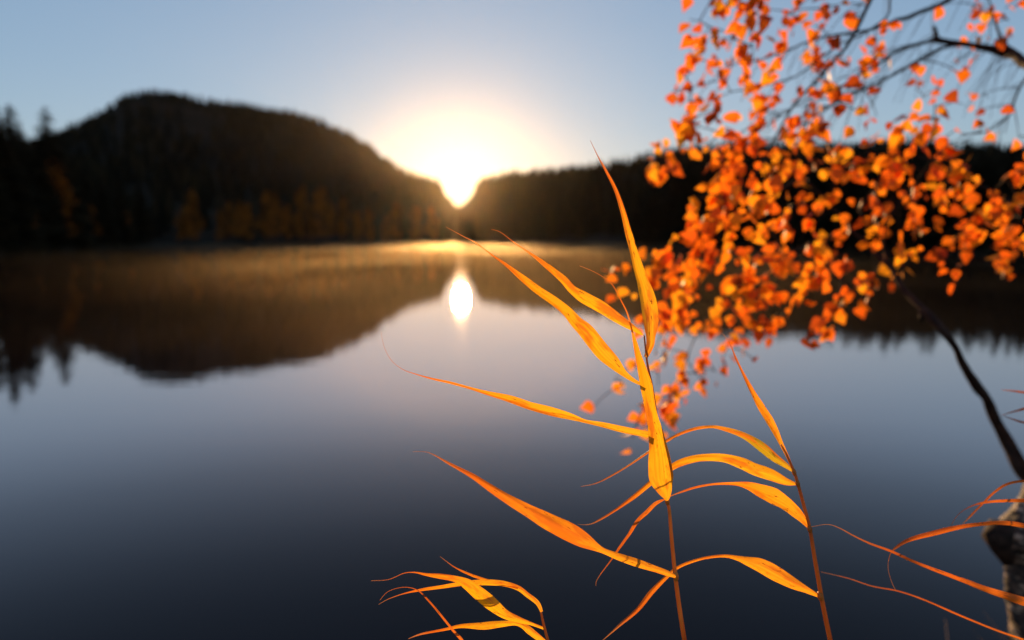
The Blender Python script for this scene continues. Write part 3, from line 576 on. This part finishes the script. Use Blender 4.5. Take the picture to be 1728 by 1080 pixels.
# twigs: every leaf cluster joins the nearest wood (branches, or a cluster already joined)
cl3 = []
for x, y, n in CL:
    d = bdepth(x, y) + rnd.uniform(-.16, .16)
    cl3.append((P(x, y, d), int(n), x, y))
todo = list(range(len(cl3))); conn = [(p, None) for p, _ in nodes]
import heapq
bestd = {}
for i in todo:
    p = cl3[i][0]; bestd[i] = min(((p - q).length * (1.0 if q.z > p.z - .02 else 1.5), j) for j, (q, _) in enumerate(conn))
twig_pts = []; tw_of = {}
wb_ = MB(); pend = set(todo)
while pend:
    i = min(pend, key=lambda k: bestd[k][0]); pend.discard(i)
    p = cl3[i][0]; q = conn[bestd[i][1]][0]; L = (p - q).length
    mid = q.lerp(p, .5) + Vector((0, 0, L * .14)) + Vector((rnd.uniform(-1, 1), rnd.uniform(-1, 1), 0)) * L * .06
    seq = []
    for k in range(7):
        u = k / 6; seq.append(q * (1 - u) ** 2 + mid * 2 * u * (1 - u) + p * u * u)
    wb_.tube(seq, [.0021 - .0011 * k / 6 for k in range(7)], 5)
    twig_pts.append(seq); tw_of[i] = seq; j = len(conn); conn.append((p, i)); conn.append((seq[3], i))
    for k in pend:
        pk = cl3[k][0]
        for jj in (j, j + 1):
            q2 = conn[jj][0]; dd = (pk - q2).length * (1.0 if q2.z > pk.z - .02 else 1.5)
            if dd < bestd[k][0]: bestd[k] = (dd, jj)
# bare hanging twigs
for k in range(170):
    q, r_ = nodes[rnd.randrange(len(nodes))]
    if q.z < CAM_H - .06: continue
    L = rnd.uniform(.08, .34); dx = rnd.uniform(-.8, .1)
    seq = [q + Vector((dx * L * u, rnd.uniform(-.003, .003), L * (.1 * u - .75 * u * u))) for u in [i / 6 for i in range(7)]]
    wb_.tube(seq, [.0015 - .0009 * i / 6 for i in range(7)], 5)
wb_.build('twigs', M_TWIG, birch)
# leaves
lf = MB()
def birch_leaf(c, s_, up, nrm, tint):
    """small rounded triangular leaf; up = from stalk to tip"""
    side = up.cross(nrm).normalized(); n2 = side.cross(up).normalized()
    out = [(-.02, 0), (.10, .34), (.30, .46), (.52, .36), (.78, .16), (1.0, 0)]
    b_ = len(lf.v); cu = rnd.uniform(-.45, .6)
    mid = [c + up * s_ * u + n2 * s_ * cu * (u * u) for u, _ in out]
    for u, w_ in out:
        pass
    lf.v.extend(mid)
    for sgn in (-1, 1):
        for (u, w_), m_ in zip(out[1:-1], mid[1:-1]):
            lf.v.append(m_ + side * (sgn * w_ * s_ * 1.0) + n2 * (w_ * s_ * .22))
    Lf = [b_ + 6 + k for k in range(4)]; Rt = [b_ + 10 + k for k in range(4)]
    for S_, flip in ((Lf, 0), (Rt, 1)):
        fs = [(b_, b_ + 1, S_[0])] + [(b_ + 1 + k, b_ + 2 + k, S_[k + 1], S_[k]) for k in range(3)] + [(b_ + 4, b_ + 5, S_[3])]
        for f_ in fs: lf.face(tuple(reversed(f_)) if flip else f_, None, tint)
for ci, (p, n, x, y) in enumerate(cl3):
    tw = tw_of[ci]; Ltw = (tw[0] - tw[-1]).length
    low = y > 215
    if not low and x < 1400: n = int(round(n * 1.4))
    if low and n > 1: n = max(1, int(round(n * rnd.choice((.8, 1.0, 1.15, 1.35)))))
    ct = rnd.gauss(.50, .24) + (.08 if low else -.05); sz = rnd.uniform(.84, 1.12)
    droop = Vector((rnd.uniform(-.5, .0), rnd.uniform(-.3, .3), -1)).normalized(); ln = .010 + .004 * n
    cup = Vector((rnd.gauss(-.2, .4), rnd.gauss(0, .5), rnd.gauss(-.9, .4)))
    for k in range(n):
        p0 = tw[rnd.choice((3, 4, 5, 6))] if (Ltw < .09 and rnd.random() < .35) else p
        c = p0 + droop * rnd.gauss(0, ln * 1.15) + Vector((rnd.gauss(0, 1), rnd.gauss(0, 2.4), rnd.gauss(0, 1))) * .0065
        up = (cup + Vector((rnd.gauss(0, .5), rnd.gauss(0, .5), rnd.gauss(0, .4)))).normalized()
        nrm = Vector((rnd.gauss(0, .9), rnd.gauss(-1, .7), rnd.gauss(.1, .8))).normalized()
        birch_leaf(c, sz * rnd.choice((.022, .028, .033, .037, .041, .046)) * rnd.uniform(.92, 1.08), up, nrm, min(1, max(0, ct + rnd.gauss(0, .16))))
o = lf.build('leaves', M_BLEAF, birch, smooth=True)

# dry grass at the foot of the birch
gb = MB()
for k in range(260):
    x = rnd.uniform(1.15, 2.2); y = rnd.uniform(1.3, 1.95); z = bank_z(x, y) - .02; h = rnd.uniform(.06, .2) if rnd.random() < .8 else rnd.uniform(.2, .34)
    dx, dy = rnd.gauss(0, .4), rnd.gauss(0, .4); seq = [Vector((x + dx * h * u * u, y + dy * h * u * u, z + h * (u - .25 * u * u))) for u in (0, .33, .66, 1)]
    gb.tube(seq, [.0014, .0012, .0008, .0003], 4)
m, t, b = mat('dry_grass'); b.inputs['Base Color'].default_value = (.30, .16, .05, 1); b.inputs['Roughness'].default_value = .7
tag(gb.build('grass', m), 'sparse dry grass on the bank at the foot of the birch', 'grass', kind='stuff')

# ------------------------------------------------------------------ air
def volume_box(name, lo, hi, dens, g_, col, label):
    mb = MB(); x0, y0, z0 = lo; x1, y1, z1 = hi
    mb.v += [Vector(q) for q in ((x0, y0, z0), (x1, y0, z0), (x1, y1, z0), (x0, y1, z0), (x0, y0, z1), (x1, y0, z1), (x1, y1, z1), (x0, y1, z1))]
    for f_ in ((0, 3, 2, 1), (4, 5, 6, 7), (0, 1, 5, 4), (1, 2, 6, 5), (2, 3, 7, 6), (3, 0, 4, 7)): mb.face(f_)
    m = bpy.data.materials.new(name); m.use_nodes = True; t = m.node_tree; t.nodes.remove(t.nodes['Principled BSDF'])
    v = N(t, 'ShaderNodeVolumePrincipled'); v.inputs['Density'].default_value = dens; v.inputs['Anisotropy'].default_value = g_; v.inputs['Color'].default_value = (*col, 1)
    t.links.new(v.outputs[0], t.nodes['Material Output'].inputs['Volume'])
    if name == 'mist':     # drifting wisps
        g = N(t, 'ShaderNodeNewGeometry'); mp = N(t, 'ShaderNodeMapping'); mp.inputs['Scale'].default_value = (.12, .11, .9); t.links.new(g.outputs['Position'], mp.inputs[0])
        nz = N(t, 'ShaderNodeTexNoise', i_Scale=1.0, i_Detail=2.5); t.links.new(mp.outputs[0], nz.inputs['Vector'])
        mr = N(t, 'ShaderNodeMapRange'); mr.inputs['From Min'].default_value = .45; mr.inputs['From Max'].default_value = .70
        mr.inputs['To Min'].default_value = dens * .06; mr.inputs['To Max'].default_value = dens * 2.6
        t.links.new(nz.outputs[0], mr.inputs[0])
        sx = N(t, 'ShaderNodeSeparateXYZ'); t.links.new(g.outputs['Position'], sx.inputs[0])    # thicker towards the far shore
        fr = N(t, 'ShaderNodeMapRange'); fr.inputs['From Min'].default_value = 70; fr.inputs['From Max'].default_value = 200; fr.inputs['To Min'].default_value = 1; fr.inputs['To Max'].default_value = 1.9
        t.links.new(sx.outputs[1], fr.inputs[0])
        mu = N(t, 'ShaderNodeMath', operation='MULTIPLY'); t.links.new(mr.outputs[0], mu.inputs[0]); t.links.new(fr.outputs[0], mu.inputs[1]); t.links.new(mu.outputs[0], v.inputs['Density'])
        m.cycles.volume_step_rate = .05
    return tag(mb.build(name, m, smooth=False), label, kind='stuff')
volume_box('haze', (-2600, -2600, -5), (2600, 2600, 260), 1.05e-5, .905, (.99, .84, .64), 'thin gold-tinted haze added over the lake to imitate the glare around the sun')  # haze added to imitate sun glare, its warm glow put into the colour
volume_box('mist', (-150, 6.5, -.5), (150, 235, .6), 1.2e-3, .885, (.99, .78, .48), 'low mist lying on the lake')  # white fog coloured amber, the low sun's warmth painted in
